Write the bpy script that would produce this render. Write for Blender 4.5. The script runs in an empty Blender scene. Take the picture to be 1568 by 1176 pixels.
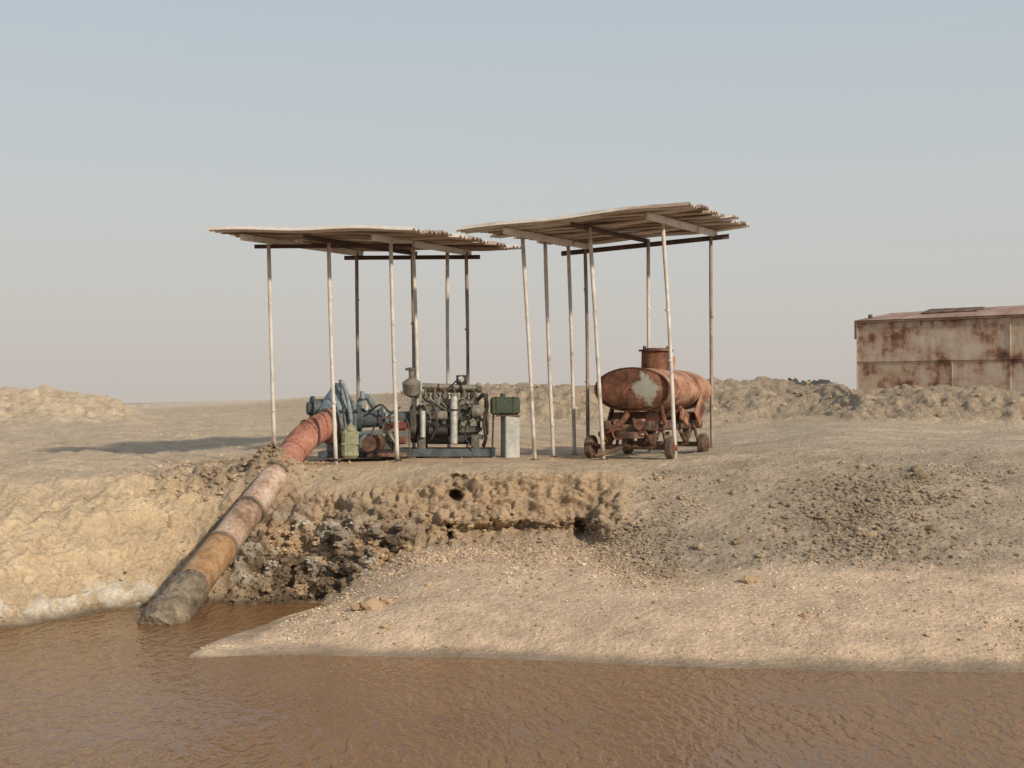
import bpy, bmesh, math, random
import numpy as np
from mathutils import Vector, Matrix
random.seed(7); rng=np.random.default_rng(11)
scene=bpy.context.scene
scene.view_settings.view_transform='Standard'
scene.view_settings.look='None'; scene.view_settings.exposure=0
EYE=2.8; FOC=2178.0

# ------------------------------------------------------------ materials
def new_mat(name):
    m=bpy.data.materials.new(name); m.use_nodes=True
    nt=m.node_tree; return m,nt,nt.nodes['Principled BSDF']
def mat_mottled(name,cols,scale=4,rough=.8,metal=0,bump=.3,stretch=(1,1,1),detail=8,pos=None,fine=18,bdist=.015,dirt=.25):
    m,nt,b=new_mat(name); N=nt.nodes; L=nt.links
    tc=N.new('ShaderNodeTexCoord'); mp=N.new('ShaderNodeMapping'); mp.inputs['Scale'].default_value=stretch
    L.new(tc.outputs['Object'],mp.inputs['Vector'])
    n=N.new('ShaderNodeTexNoise'); n.inputs['Scale'].default_value=scale; n.inputs['Detail'].default_value=detail; n.inputs['Roughness'].default_value=.65
    L.new(mp.outputs[0],n.inputs['Vector'])
    r=N.new('ShaderNodeValToRGB'); L.new(n.outputs['Fac'],r.inputs['Fac'])
    k=len(cols)
    while len(r.color_ramp.elements)<k: r.color_ramp.elements.new(.5)
    for i,c in enumerate(cols):
        r.color_ramp.elements[i].position=(pos[i] if pos else .33+.34*i/max(1,k-1))
        r.color_ramp.elements[i].color=(*c,1)
    f=N.new('ShaderNodeTexNoise'); f.inputs['Scale'].default_value=fine; f.inputs['Detail'].default_value=5
    L.new(tc.outputs['Object'],f.inputs['Vector'])
    mr=N.new('ShaderNodeMapRange'); mr.inputs['From Min'].default_value=.35; mr.inputs['From Max'].default_value=.65
    mr.inputs['To Min'].default_value=1-dirt; mr.inputs['To Max'].default_value=1+dirt*.4
    L.new(f.outputs['Fac'],mr.inputs['Value'])
    vm=N.new('ShaderNodeVectorMath'); vm.operation='SCALE'
    L.new(r.outputs['Color'],vm.inputs[0]); L.new(mr.outputs[0],vm.inputs['Scale'])
    L.new(vm.outputs[0],b.inputs['Base Color'])
    b.inputs['Roughness'].default_value=rough; b.inputs['Metallic'].default_value=metal
    bp=N.new('ShaderNodeBump'); bp.inputs['Strength'].default_value=bump; bp.inputs['Distance'].default_value=bdist
    L.new(f.outputs['Fac'],bp.inputs['Height']); L.new(bp.outputs[0],b.inputs['Normal'])
    return m

M={}
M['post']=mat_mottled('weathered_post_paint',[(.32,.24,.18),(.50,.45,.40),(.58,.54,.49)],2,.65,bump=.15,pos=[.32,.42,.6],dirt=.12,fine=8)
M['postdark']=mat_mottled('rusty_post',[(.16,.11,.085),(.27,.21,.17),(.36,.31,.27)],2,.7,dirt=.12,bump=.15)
M['beamdark']=mat_mottled('dark_rusted_beam',[(.06,.035,.03),(.13,.08,.06)],3,.8)
M['beamlight']=mat_mottled('painted_angle_iron',[(.42,.22,.15),(.62,.57,.52),(.7,.66,.61)],2.5,.6,pos=[.36,.44,.6],dirt=.1)
M['sheet']=mat_mottled('corrugated_sheet_weathered',[(.30,.21,.15),(.52,.46,.40),(.62,.57,.52)],1.4,.55,metal=.05,stretch=(.5,2,2),pos=[.36,.47,.65],dirt=.12)
M['sheetdark']=mat_mottled('corrugated_sheet_rusty',[(.13,.075,.055),(.30,.21,.16),(.46,.39,.33)],1.6,.6,metal=.05,stretch=(.5,2,2),dirt=.12)
M['rust']=mat_mottled('tank_rust',[(.05,.022,.016),(.15,.058,.031),(.28,.13,.07)],3,.85,pos=[.36,.5,.68])
M['rustlight']=mat_mottled('tank_faded_orange',[(.11,.042,.026),(.33,.16,.095),(.48,.32,.22)],2.4,.8,pos=[.38,.48,.66])
M['rustdark']=mat_mottled('chassis_rust',[(.04,.024,.018),(.12,.065,.042),(.23,.14,.09)],5,.85)
M['rubber']=mat_mottled('dusty_rubber',[(.07,.045,.035),(.20,.13,.09)],6,.9)
M['blue']=mat_mottled('pump_blue_grey_paint',[(.09,.10,.105),(.17,.215,.24),(.28,.33,.345)],4,.65,pos=[.38,.48,.65])
M['bluedark']=mat_mottled('pump_dark_casting',[(.04,.05,.052),(.10,.125,.135)],5,.65)
M['engine']=mat_mottled('engine_olive_grey',[(.035,.035,.028),(.11,.105,.08),(.21,.19,.145)],5,.65,metal=.1)
M['enginel']=mat_mottled('engine_light_castings',[(.13,.12,.095),(.32,.295,.24)],6,.55,metal=.2)
M['silver']=mat_mottled('galvanised_cylinder',[(.36,.35,.33),(.55,.54,.51)],4,.5,metal=.2)
M['black']=mat_mottled('greasy_black',[(.02,.018,.016),(.06,.052,.045)],6,.55)
M['green']=mat_mottled('dark_green_paint',[(.03,.045,.025),(.07,.09,.05)],4,.55)
M['canvas']=mat_mottled('faded_green_paint',[(.20,.20,.12),(.33,.33,.20)],4,.7)
M['redp']=mat_mottled('faded_red_paint',[(.10,.03,.025),(.26,.065,.055)],5,.55)
M['pale']=mat_mottled('pale_painted_block',[(.33,.335,.31),(.48,.49,.46)],3,.85,dirt=.15)
M['pipered']=mat_mottled('pipe_red_oxide',[(.20,.09,.06),(.35,.145,.10),(.42,.23,.17)],2.5,.8,pos=[.34,.45,.66])
M['pipepink']=mat_mottled('pipe_faded_pink',[(.24,.145,.10),(.42,.29,.22),(.52,.41,.33)],2.2,.85,pos=[.35,.47,.62])
M['pipebrown']=mat_mottled('pipe_worn_brown',[(.18,.115,.075),(.35,.235,.165),(.43,.32,.24)],2.2,.85,pos=[.35,.47,.62])
M['pipeorange']=mat_mottled('pipe_rusty_ochre',[(.13,.10,.07),(.33,.185,.085),(.37,.27,.18)],3,.88)
M['pipemud']=mat_mottled('pipe_mud_crust',[(.10,.08,.055),(.21,.165,.115),(.31,.25,.18)],4,.95,bump=.9,bdist=.05)

# ------------------------------------------------------------ builder
class Builder:
    def __init__(s,name,origin):
        s.name=name; s.origin=Vector(origin); s.parts={}
    def bm(s,part,mat):
        if part not in s.parts: s.parts[part]=(bmesh.new(),mat)
        return s.parts[part][0]
    def box(s,part,mat,c,size,rot=0,tilt=(0,0),bev=.008):
        bm=s.bm(part,mat); t=bmesh.new(); bmesh.ops.create_cube(t,size=1)
        for v in t.verts: v.co=Vector((v.co.x*size[0],v.co.y*size[1],v.co.z*size[2]))
        if bev>0: bmesh.ops.bevel(t,geom=list(t.edges),offset=min(bev,min(size)*.3),segments=1,affect='EDGES')
        R=Matrix.Translation(c)@Matrix.Rotation(rot,4,'Z')@Matrix.Rotation(tilt[0],4,'X')@Matrix.Rotation(tilt[1],4,'Y')
        bmesh.ops.transform(t,matrix=R,verts=t.verts); s.merge(bm,t)
    def merge(s,bm,t):
        me=bpy.data.meshes.new('tmp'); t.to_mesh(me); t.free(); bm.from_mesh(me); bpy.data.meshes.remove(me)
    def loft(s,part,mat,p0,axis,prof,seg=24,asp=1.0,up=None,caps=True):
        bm=s.bm(part,mat); a=Vector(axis).normalized()
        upv=Vector(up) if up else (Vector((0,0,1)) if abs(a.z)<.9 else Vector((1,0,0)))
        e1=a.cross(upv).normalized(); e2=e1.cross(a).normalized()
        p0=Vector(p0)
        def ring(t,r): return [bm.verts.new(p0+a*t+e1*(r*math.cos(q))+e2*(r*asp*math.sin(q))) for q in [2*math.pi*i/seg for i in range(seg)]]
        for (t0,r0),(t1,r1) in zip(prof[:-1],prof[1:]):
            A=ring(t0,r0); B=ring(t1,r1)
            for i in range(seg):
                f=bm.faces.new((A[i],A[(i+1)%seg],B[(i+1)%seg],B[i])); f.smooth=True
        if caps:
            f=bm.faces.new(ring(*prof[0])); g=bm.faces.new(ring(*prof[-1]))
    def cyl(s,part,mat,p0,p1,r,r2=None,seg=16):
        p0=Vector(p0);p1=Vector(p1); d=p1-p0
        s.loft(part,mat,p0,d,[(0,r),(d.length,r if r2 is None else r2)],seg)
    def tube(s,part,mat,pts,r,seg=14,sub=6,jit=0):
        bm=s.bm(part,mat); P=[Vector(p) for p in pts]
        Q=[]
        if len(P)>2:
            E=[P[0]*2-P[1]]+P+[P[-1]*2-P[-2]]
            for i in range(1,len(E)-2):
                for k in range(sub):
                    t=k/sub; a,b,c,d=E[i-1],E[i],E[i+1],E[i+2]
                    Q.append(.5*((2*b)+(c-a)*t+(2*a-5*b+4*c-d)*t*t+(3*b-a-3*c+d)*t**3))
            Q.append(P[-1])
        else: Q=[P[0].lerp(P[1],k/sub) for k in range(sub+1)]
        rr=r if callable(r) else (lambda t:r)
        rings=[];prev=None
        for i,q in enumerate(Q):
            tg=(Q[min(i+1,len(Q)-1)]-Q[max(i-1,0)]).normalized()
            if prev is None: e1=tg.cross(Vector((0.1,.2,1))).normalized()
            else: e1=(prev-tg*prev.dot(tg)).normalized()
            prev=e1; e2=tg.cross(e1); R=rr(i/(len(Q)-1))
            rings.append([bm.verts.new(q+(e1*math.cos(a)+e2*math.sin(a))*R*(1+jit*random.uniform(-1,1))) for a in [2*math.pi*k/seg for k in range(seg)]])
        for A,B in zip(rings[:-1],rings[1:]):
            for i in range(seg):
                f=bm.faces.new((A[i],A[(i+1)%seg],B[(i+1)%seg],B[i])); f.smooth=True
        bm.faces.new(rings[0]); bm.faces.new(rings[-1])
    def finish(s):
        e=bpy.data.objects.new(s.name,None); e.location=s.origin; e.empty_display_size=.3
        scene.collection.objects.link(e)
        for k,(bm,mat) in s.parts.items():
            bmesh.ops.recalc_face_normals(bm,faces=bm.faces)
            bmesh.ops.translate(bm,vec=-s.origin,verts=bm.verts)
            me=bpy.data.meshes.new(k); bm.to_mesh(me); bm.free(); me.materials.append(mat)
            o=bpy.data.objects.new(k,me); scene.collection.objects.link(o); o.parent=e
        return e

# ------------------------------------------------------------ numpy noise
def h3(ix,iy,iz,seed):
    n=(ix.astype(np.int64)*374761393+iy.astype(np.int64)*668265263+iz.astype(np.int64)*2147483647+seed*974634777)&0xFFFFFFFF
    n=((n^(n>>13))*1274126177)&0xFFFFFFFF
    n=((n^(n>>15))*2246822519)&0xFFFFFFFF
    n=n^(n>>16)
    return (n&0xFFFFFF)/float(0xFFFFFF)
def vnoise(x,y,z,seed=0):
    ix=np.floor(x);iy=np.floor(y);iz=np.floor(z); fx=x-ix;fy=y-iy;fz=z-iz
    fx=fx*fx*(3-2*fx);fy=fy*fy*(3-2*fy);fz=fz*fz*(3-2*fz); r=0
    for a in (0,1):
        for b in (0,1):
            for c in (0,1):
                w=(fx if a else 1-fx)*(fy if b else 1-fy)*(fz if c else 1-fz)
                r=r+w*h3(ix+a,iy+b,iz+c,seed)
    return r
def fbm(x,y,z,o=4,seed=0):
    r=0;a=.5;t=0
    for i in range(o):
        r=r+a*vnoise(x*2**i+i*17.3,y*2**i+i*5.1,z*2**i+i*9.7,seed+i); t+=a; a*=.5
    return r/t*2-1
def ridged(x,y,z,o=4,seed=0):
    r=0;a=.5;t=0
    for i in range(o):
        r=r+a*(1-np.abs(2*vnoise(x*2**i+i*7.3,y*2**i+i*3.1,z*2**i+i*4.7,seed+i)-1)); t+=a; a*=.55
    return r/t
def cells(x,y,z,seed=0):
    ix=np.floor(x);iy=np.floor(y);iz=np.floor(z)
    best=np.full(x.shape,9.);second=np.full(x.shape,9.);val=np.zeros(x.shape)
    for a in (-1,0,1):
        for b in (-1,0,1):
            for c in (-1,0,1):
                jx,jy,jz=ix+a,iy+b,iz+c
                d=(jx+h3(jx,jy,jz,seed)-x)**2+(jy+h3(jx,jy,jz,seed+1)-y)**2+(jz+h3(jx,jy,jz,seed+2)-z)**2
                v=h3(jx,jy,jz,seed+3); m=d<best
                second=np.where(m,best,np.minimum(second,d)); val=np.where(m,v,val); best=np.where(m,d,best)
    return val,np.sqrt(best),np.sqrt(second)
def sm(x,a,b):
    t=np.clip((x-a)/(b-a),0,1); return t*t*(3-2*t)

# ------------------------------------------------------------ terrain survey
# each bearing: 14 stations (distance m, reading); reading>20 = staff reading, otherwise absolute height
C={
-1500:[(11,-.8),(13,-.7),(14.5,-.6),(15.5,-.4),(16.3,-.15),(16.6,.05),(17.1,880),(18.2,800),(20,735),(26,700),(38,655),(45,612),(120,630),(3000,620)],
-60:[(11,-.8),(14,-.7),(15.2,-.6),(16,-.4),(16.8,-.15),(17.1,.05),(17.6,885),(18.8,805),(20.6,740),(26,695),(38,648),(44,602),(120,630),(3000,621)],
20:[(11,-.8),(14,-.7),(15.4,-.6),(16.4,-.4),(17.3,-.15),(17.6,.05),(18.1,880),(19.2,800),(20.8,732),(26,692),(38,648),(44,596),(120,630),(3000,621)],
90:[(11,-.8),(14,-.7),(15.5,-.6),(16.6,-.4),(17.8,-.15),(18.2,.04),(18.7,875),(19.7,795),(21,732),(26,692),(38,648),(44,599),(120,630),(3000,620)],
150:[(11,-.8),(14,-.7),(15.5,-.5),(16.6,-.45),(18.1,-.2),(18.7,.04),(19.2,870),(20,788),(21.2,732),(26,693),(38,646),(44,606),(120,628),(3000,619)],
195:[(11,-.8),(14,-.7),(15.4,-.5),(16.6,-.5),(18.3,-.3),(19.1,.03),(19.6,865),(20.4,782),(21.5,730),(26,694),(38,645),(46,628),(120,626),(3000,618)],
240:[(11,-.8),(14,-.6),(15.2,-.3),(16.5,-.45),(18.5,-.4),(19.5,.03),(20,860),(20.8,778),(21.8,728),(26,695),(34,660),(46,636),(120,624),(3000,617)],
268:[(11,-.8),(14,-.5),(15.2,-.03),(15.6,-.10),(18.2,-.4),(19.5,.03),(20.1,855),(20.8,775),(21.8,726),(26,695),(34,658),(46,635),(120,622),(3000,616)],
295:[(11,-.8),(15.3,-.01),(15.6,.04),(15.9,-.01),(18,-.4),(19.5,.03),(20.1,855),(20.9,775),(21.9,724),(26,694),(34,656),(46,634),(120,620),(3000,615)],
340:[(11,-.8),(15.55,0),(16.0,.07),(16.75,0),(18,-.4),(19.5,0),(20.2,852),(21,772),(21.9,720),(26,692),(34,654),(48,632),(130,618),(3000,614)],
400:[(11,-.8),(15.6,0),(16.4,.13),(17.7,0),(18.5,-.35),(19.5,0),(20.3,842),(21.1,765),(21.9,717),(26,691),(34,650),(50,628),(140,615),(3000,612)],
450:[(11,-.8),(15.6,0),(16.8,.2),(18.6,0.02),(19.2,-.22),(19.8,0.0),(20.5,832),(21.2,760),(21.9,715),(26,691),(34,648),(50,622),(150,609),(3000,610)],
500:[(11,-.8),(15.6,0),(16.8,.26),(18.6,.12),(19.4,-.04),(19.9,.06),(20.4,825),(21.0,757),(21.8,713),(26,690),(34,644),(48,616),(150,606),(3000,608)],
550:[(11,-.8),(15.6,0),(16.8,935),(18.2,905),(19.1,894),(19.6,880),(20.2,815),(20.9,755),(21.7,712),(26,690),(33,640),(45,608),(150,603),(3000,606)],
640:[(11,-.8),(15.55,0),(16.6,930),(17.8,880),(19,852),(19.9,836),(20.35,785),(20.8,732),(21.6,708),(26,690),(31,640),(38,597),(60,600),(3000,606)],
750:[(11,-.8),(15.5,0),(16.6,930),(17.8,880),(19.2,845),(20,832),(20.3,775),(20.6,722),(21.6,706),(26,690),(31,645),(36,588),(60,600),(3000,606)],
900:[(11,-.8),(15.2,0),(16.4,935),(17.7,885),(19,848),(20,834),(20.3,780),(20.6,724),(21.6,706),(26,690),(31,655),(35,589),(60,600),(3000,606)],
950:[(11,-.8),(15.1,0),(16.3,935),(17.5,892),(18.8,852),(19.6,826),(20.15,778),(20.75,724),(21.6,706),(26,689),(31,655),(35,588),(60,600),(3000,606)],
1010:[(11,-.8),(15,0),(16.2,935),(17.2,903),(18.5,862),(19.4,820),(20.2,775),(21,730),(21.7,706),(26,687),(30,655),(34,586),(60,600),(3000,606)],
1200:[(11,-.8),(14.8,0),(16,942),(17,898),(18.2,852),(19.2,800),(20.2,755),(21.3,715),(22.5,690),(25.5,668),(29,645),(34,580),(60,600),(3000,606)],
1270:[(11,-.8),(14.75,0),(16,942),(17,898),(18.2,850),(19.2,798),(20.2,750),(21.4,710),(22.5,686),(25,658),(28.5,640),(32,582),(42,604),(3000,606)],
1320:[(11,-.8),(14.72,0),(16,943),(17,899),(18.2,850),(19.2,797),(20.2,748),(21.5,708),(22.6,684),(25,660),(27.3,644),(29,602),(34,596),(3000,606)],
1450:[(11,-.8),(14.66,0),(16,945),(17,900),(18.2,850),(19.2,795),(20.2,745),(21.5,704),(23,680),(25.5,663),(26.8,648),(28.2,600),(36,590),(3000,606)],
1570:[(11,-.8),(14.6,0),(16,948),(17,903),(18.2,852),(19.2,796),(20.2,745),(21.5,704),(23,680),(25,666),(26.2,650),(27.6,600),(36,590),(3000,606)],
3000:[(11,-.8),(14.2,0),(16,955),(17,910),(18.2,855),(19.2,800),(20.2,750),(21.5,706),(23,685),(25,668),(26.2,650),(27.6,600),(36,588),(3000,606)],
}
us=sorted(C); NP=14
Yc=np.array([[p[0] for p in C[u]] for u in us],float)
Zc=np.array([[(EYE-(p[1]-612)*p[0]/FOC) if p[1]>20 else p[1] for p in C[u]] for u in us],float)
ug=np.arange(-1500,3001,4.0)
def smooth0(A,sig):
    k=int(sig*3)+1; w=np.exp(-.5*(np.arange(-k,k+1)/sig)**2); w/=w.sum()
    P=np.concatenate([np.repeat(A[:1],k,0),A,np.repeat(A[-1:],k,0)],0)
    return sum(w[i]*P[i:i+len(A)] for i in range(2*k+1))
Yg=np.stack([np.interp(ug,us,Yc[:,k]) for k in range(NP)],1); Zg=np.stack([np.interp(ug,us,Zc[:,k]) for k in range(NP)],1)
Yg=smooth0(Yg,3.5); Zg=smooth0(Zg,3.5)
uf=np.concatenate([np.arange(-1500,-100,20.),np.arange(-100,1680,2.6),np.arange(1680,3001,20.)])
Yu=np.stack([np.interp(uf,ug,Yg[:,k]) for k in range(NP)],1); Zu=np.stack([np.interp(uf,ug,Zg[:,k]) for k in range(NP)],1)
subs=[14,56,50,46,40,74,74,40,66,60,60,24,24]
sr=np.concatenate([k+np.arange(n)/n for k,n in enumerate(subs)]+[[13.0]])
Wt=np.clip(1-np.abs(sr[:,None]-np.arange(NP)[None,:]),0,1)
Wt=np.concatenate([smooth0(Wt[:-40],4.0),Wt[-40:]],0)
Y=(Wt@Yu.T); Z=(Wt@Zu.T)
U=np.broadcast_to(uf[None,:],Y.shape); S=np.broadcast_to(sr[:,None],Y.shape)
X=(U-784)/FOC*Y
shoremask=sm(U,300,380)*(S<3)
Z=np.where((Z>0)&(Z<.17),Z*(1-shoremask)+shoremask*Z*(.22+.78*sm(Z,.04,.17)),Z)
P=np.stack([X,Y,Z],-1)
def normals(P):
    a=np.gradient(P,axis=1); b=np.gradient(P,axis=0); n=np.cross(a,b)
    n/=np.linalg.norm(n,axis=-1,keepdims=True)+1e-12; return n
Nn=normals(P)
band=lambda s0,s1,w=.4: sm(S,s0-w,s0+w)*(1-sm(S,s1-w,s1+w))
right=sm(U,925,1010)
cliff=band(5.0,7.1,.25)*(1-right)*sm(U,180,420)
leftbank=band(5.0,7.8,.3)*(1-sm(U,250,420))
slope=band(3.6,8,.4)*right
beach=band(1,4.6,.3)*sm(U,260,330)
dark=np.exp(-((U-450)/115)**2)*band(4.7,6.7,.35)
dark=np.maximum(dark,np.exp(-((U-580)/65)**2)*band(4.9,5.9,.2)*.9)
pad=band(8,9.3,.3)
bermm=band(10.1,11.6,.3)*sm(U,560,700)
moundl=band(10.1,11.6,.3)*(1-sm(U,180,230))
plainl=band(7.8,11,.3)*(1-sm(U,380,480))
w1=.35*fbm(X*4,Y*4,Z*4,3,41); w2=.35*fbm(X*4,Y*4,Z*4,3,43)
cv,c1,c2=cells(X*2.6+w1,Y*2.6,Z*3.2+w2,5)
cv2,d1,d2=cells(X*7+w2*2,Y*7+w1*2,Z*8,9)
cv3,f1,f2=cells(X*16,Y*16,Z*16,19)
edge=sm(c2-c1,0,.25); edge2=sm(d2-d1,0,.3)
n1=fbm(X*1.3,Y*1.3,Z*1.6,4,1); n2=fbm(X*5,Y*5,Z*7,5,2); n3=fbm(X*14,Y*14,Z*14,4,3)
gul=fbm(X*3.2,Y*1.0,Z*.5,4,4); nb=fbm(X*.7,Y*.7,Z*.7,4,6); strat=fbm(X*.8,Y*.8,Z*9,3,8)
rg=ridged(X*2.2,Y*2.2,Z*1.4,5,50)-.6; rg2=ridged(X*6,Y*6,Z*5,4,60)-.6
vg=ridged(X*4.5,Y*.8,Z*.7,3,70)-.6
D=cliff*(.17*n1+.09*(cv-.5)*edge+.07*(cv2-.5)*edge2+.035*(cv3-.5)-.15*rg-.08*rg2+.08*n2+.06*n3-.05*(1-edge)+.06*strat+.06*gul-.08*vg)
D+=dark*(.12*(cv-.4)*edge+.13*(cv2-.45)*edge2-.08*rg2+.10*n2+.05*n3)
D+=leftbank*(.10*n1+.10*gul+.06*n2+.05*n3+.05*strat-.10*rg-.06*rg2-.10*vg)
D+=slope*(.05*n1+.020*n2+.014*n3+.008*(.5-f1))+beach*(sm(Z,0,.14)*.85+.15)*(.026*n1+.014*n2+.010*n3+.008*(.5-f1))
D+=pad*(.012*n1+.010*n2)+plainl*(.06*n1+.035*n2+.015*n3)
D+=bermm*(.18*nb+.14*n1+.08*n2+.10*gul-.12*rg-.08*vg)+moundl*(.30*nb+.2*n1+.08*n2-.1*rg)
D+=band(7.2,8.0,.2)*(.02*n2+.03*n1)*(1-.5*right)
cl=np.exp(-((U-350)/110)**2)*band(7.3,8.5,.3); D+=cl*(.10*(cv2-.4)*edge2+.10*n2+.03*n3)
gravel=np.clip(np.exp(-((U-975)/62)**2)*band(3.3,5.8,.4)+np.exp(-((U-1320)/110)**2)*band(3.9,6.6,.4),0,1)
D+=gravel*(.03*(.5-f1)+.02*n3)
rutm=plainl*band(8.2,10.2,.2)
q=(Z*0+Y)-(27.0+.25*X+.6*np.sin(X*.35)); rut=sum(np.exp(-((q-o)/.14)**2) for o in (-2.2,-.8,1.6,3.1)); D-=rutm*.07*rut
q2=Y-(24.2+.10*(X-6)); rut2=sum(np.exp(-((q2-o)/.16)**2) for o in (-.2,1.2)); D-=right*band(8,10,.3)*.035*rut2
P=P+Nn*D[...,None]
for hx,hz,rx,rz,dp in [(-.82,1.40,.085,.075,.5),(-.90,.88,.05,.14,.4),(.97,.95,.09,.15,.4),(-.80,1.66,.16,.05,.15),(.15,1.0,.22,.08,.10)]:
    px=P[...,0]+.05*n3; pz=P[...,2]+.05*n2
    g=np.exp(-(((px-hx)/rx)**2+((pz-hz)/rz)**2)**2)*band(4.9,7.5,.1)
    P[...,1]+=dp*g
ucut=(np.exp(-((P[...,2]-.93)/.10)**2))*cliff*sm(U,640,700)*(1-sm(U,900,940))*sm(fbm(X*1.5,Z*0,Z*0,2,33),-.3,.2)
P[...,1]+=.22*ucut
# spoil heaped over the pipe where it leaves the platform
heap=np.exp(-(((P[...,0]+3.62)/.40)**2+((P[...,1]-21.55)/.24)**2)); P[...,2]+=heap*(.54+.12*n2+.06*n3+.08*(cv2-.5))
Nn=normals(P)
def col(r,g,b): return np.array([r,g,b])
def mix(A,B,f): return A+(B-A)*f[...,None]
O=np.ones(P.shape)
K=O*col(.48,.375,.26)
K=mix(K,O*col(.60,.45,.315),beach)
K=mix(K,O*col(.43,.315,.205),cliff)
K=mix(K,O*col(.53,.41,.27),leftbank)
K=mix(K,O*col(.375,.30,.22),slope)
K=mix(K,O*col(.52,.375,.245),pad*(1-right))
K=mix(K,O*col(.46,.37,.27),band(7.6,9.6,.4)*right)
K=mix(K,O*col(.36,.28,.195),bermm)
K=mix(K,O*col(.60,.465,.31),moundl)
K=mix(K,O*col(.50,.39,.275),plainl)
K=mix(K,O*col(.56,.45,.34),sm(S,11.3,12))  # far ground tinted paler: distance haze put into the colour
K=mix(K,O*col(.29,.215,.145),cliff*sm(n1+.5*n2,.0,.35)*.5)
K=mix(K,O*col(.145,.108,.075),np.clip(dark*1.3,0,1)*sm(n1*.6+n2*.6+cv-.5,-.5,.1)*.9)
K=mix(K,O*col(.25,.185,.125),cl*sm(n2+n1,.0,.35)*.7)
K=mix(K,O*col(.25,.19,.13),np.clip(heap*1.3,0,1)*.8)
K=mix(K,O*col(.29,.235,.175),gravel*.55)
K=mix(K,O*col(.37,.285,.20),band(3.6,5.2,.4)*(1-right)*sm(U,560,680)*sm(n1+.4*n2,-.4,.3)*.75)
Zr=P[...,2]
salt=(leftbank*(1-sm(Zr,.22,.45))+dark*.7*(sm(Zr,.2,.35)))*sm(n2+.6*n1,.06,.22)
K=mix(K,O*col(.60,.56,.48),np.clip(salt,0,1)*.75)
K=K*(1+.14*n1+.16*n2+.14*n3)[...,None]
wet=(1-sm(Zr+.05*n1+.015*n2,.01,.06)); K=K*(1-.28*wet)[...,None]
wet2=(1-sm(Zr+.03*n2,.0,.20))*(1-beach)*.5; K=K*(1-wet2)[...,None]
K=np.clip(K,.02,.8)
nr,nc=X.shape
idx=np.arange(nr*nc).reshape(nr,nc)
quads=np.stack([idx[:-1,:-1],idx[:-1,1:],idx[1:,1:],idx[1:,:-1]],-1).reshape(-1,4)
def make_mesh(name,V,F,cols=None,smooth=True):
    me=bpy.data.meshes.new(name); k=F.shape[1]
    me.vertices.add(len(V)); me.vertices.foreach_set('co',V.astype(np.float32).ravel())
    me.loops.add(F.size); me.loops.foreach_set('vertex_index',F.astype(np.int32).ravel())
    me.polygons.add(len(F)); me.polygons.foreach_set('loop_start',(np.arange(len(F))*k).astype(np.int32))
    me.polygons.foreach_set('loop_total',np.full(len(F),k,np.int32))
    me.update(calc_edges=True); me.polygons.foreach_set('use_smooth',np.full(len(F),smooth))
    if cols is not None:
        a=me.color_attributes.new('tint','FLOAT_COLOR','POINT')
        a.data.foreach_set('color',np.concatenate([cols,np.ones((len(cols),1))],1).astype(np.float32).ravel())
    o=bpy.data.objects.new(name,me); scene.collection.objects.link(o); return o
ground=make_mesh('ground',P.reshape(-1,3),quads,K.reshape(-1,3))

def earth_mat(name,bs=.6,grain=26,vs=14,lo=.70,hi=1.26,bd=.045):
    m,nt,b=new_mat(name); N=nt.nodes;L=nt.links
    at=N.new('ShaderNodeAttribute'); at.attribute_name='tint'
    tc=N.new('ShaderNodeTexCoord')
    n=N.new('ShaderNodeTexNoise'); n.inputs['Scale'].default_value=grain; n.inputs['Detail'].default_value=8; n.inputs['Roughness'].default_value=.75
    L.new(tc.outputs['Object'],n.inputs['Vector'])
    v=N.new('ShaderNodeTexVoronoi'); v.inputs['Scale'].default_value=vs; L.new(tc.outputs['Object'],v.inputs['Vector'])
    n2=N.new('ShaderNodeTexNoise'); n2.inputs['Scale'].default_value=2.2; n2.inputs['Detail'].default_value=6; L.new(tc.outputs['Object'],n2.inputs['Vector'])
    mr=N.new('ShaderNodeMapRange'); mr.inputs['From Min'].default_value=.3; mr.inputs['From Max'].default_value=.7; mr.inputs['To Min'].default_value=lo; mr.inputs['To Max'].default_value=hi
    L.new(n.outputs['Fac'],mr.inputs['Value'])
    mr2=N.new('ShaderNodeMapRange'); mr2.inputs['From Min'].default_value=.3; mr2.inputs['From Max'].default_value=.7; mr2.inputs['To Min'].default_value=.86; mr2.inputs['To Max'].default_value=1.14
    L.new(n2.outputs['Fac'],mr2.inputs['Value'])
    mu=N.new('ShaderNodeMath'); mu.operation='MULTIPLY'; L.new(mr.outputs[0],mu.inputs[0]); L.new(mr2.outputs[0],mu.inputs[1])
    vm=N.new('ShaderNodeVectorMath'); vm.operation='SCALE'; L.new(at.outputs['Color'],vm.inputs[0]); L.new(mu.outputs[0],vm.inputs['Scale'])
    L.new(vm.outputs[0],b.inputs['Base Color']); b.inputs['Roughness'].default_value=.95; b.inputs['Specular IOR Level'].default_value=.15
    ad=N.new('ShaderNodeMath'); ad.operation='MULTIPLY_ADD'; L.new(v.outputs['Distance'],ad.inputs[0]); ad.inputs[1].default_value=-.5; L.new(n.outputs['Fac'],ad.inputs[2])
    bp=N.new('ShaderNodeBump'); bp.inputs['Strength'].default_value=bs; bp.inputs['Distance'].default_value=bd
    L.new(ad.outputs[0],bp.inputs['Height']); L.new(bp.outputs[0],b.inputs['Normal']); return m
ground.data.materials.append(earth_mat('desert_earth',.85))

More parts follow.
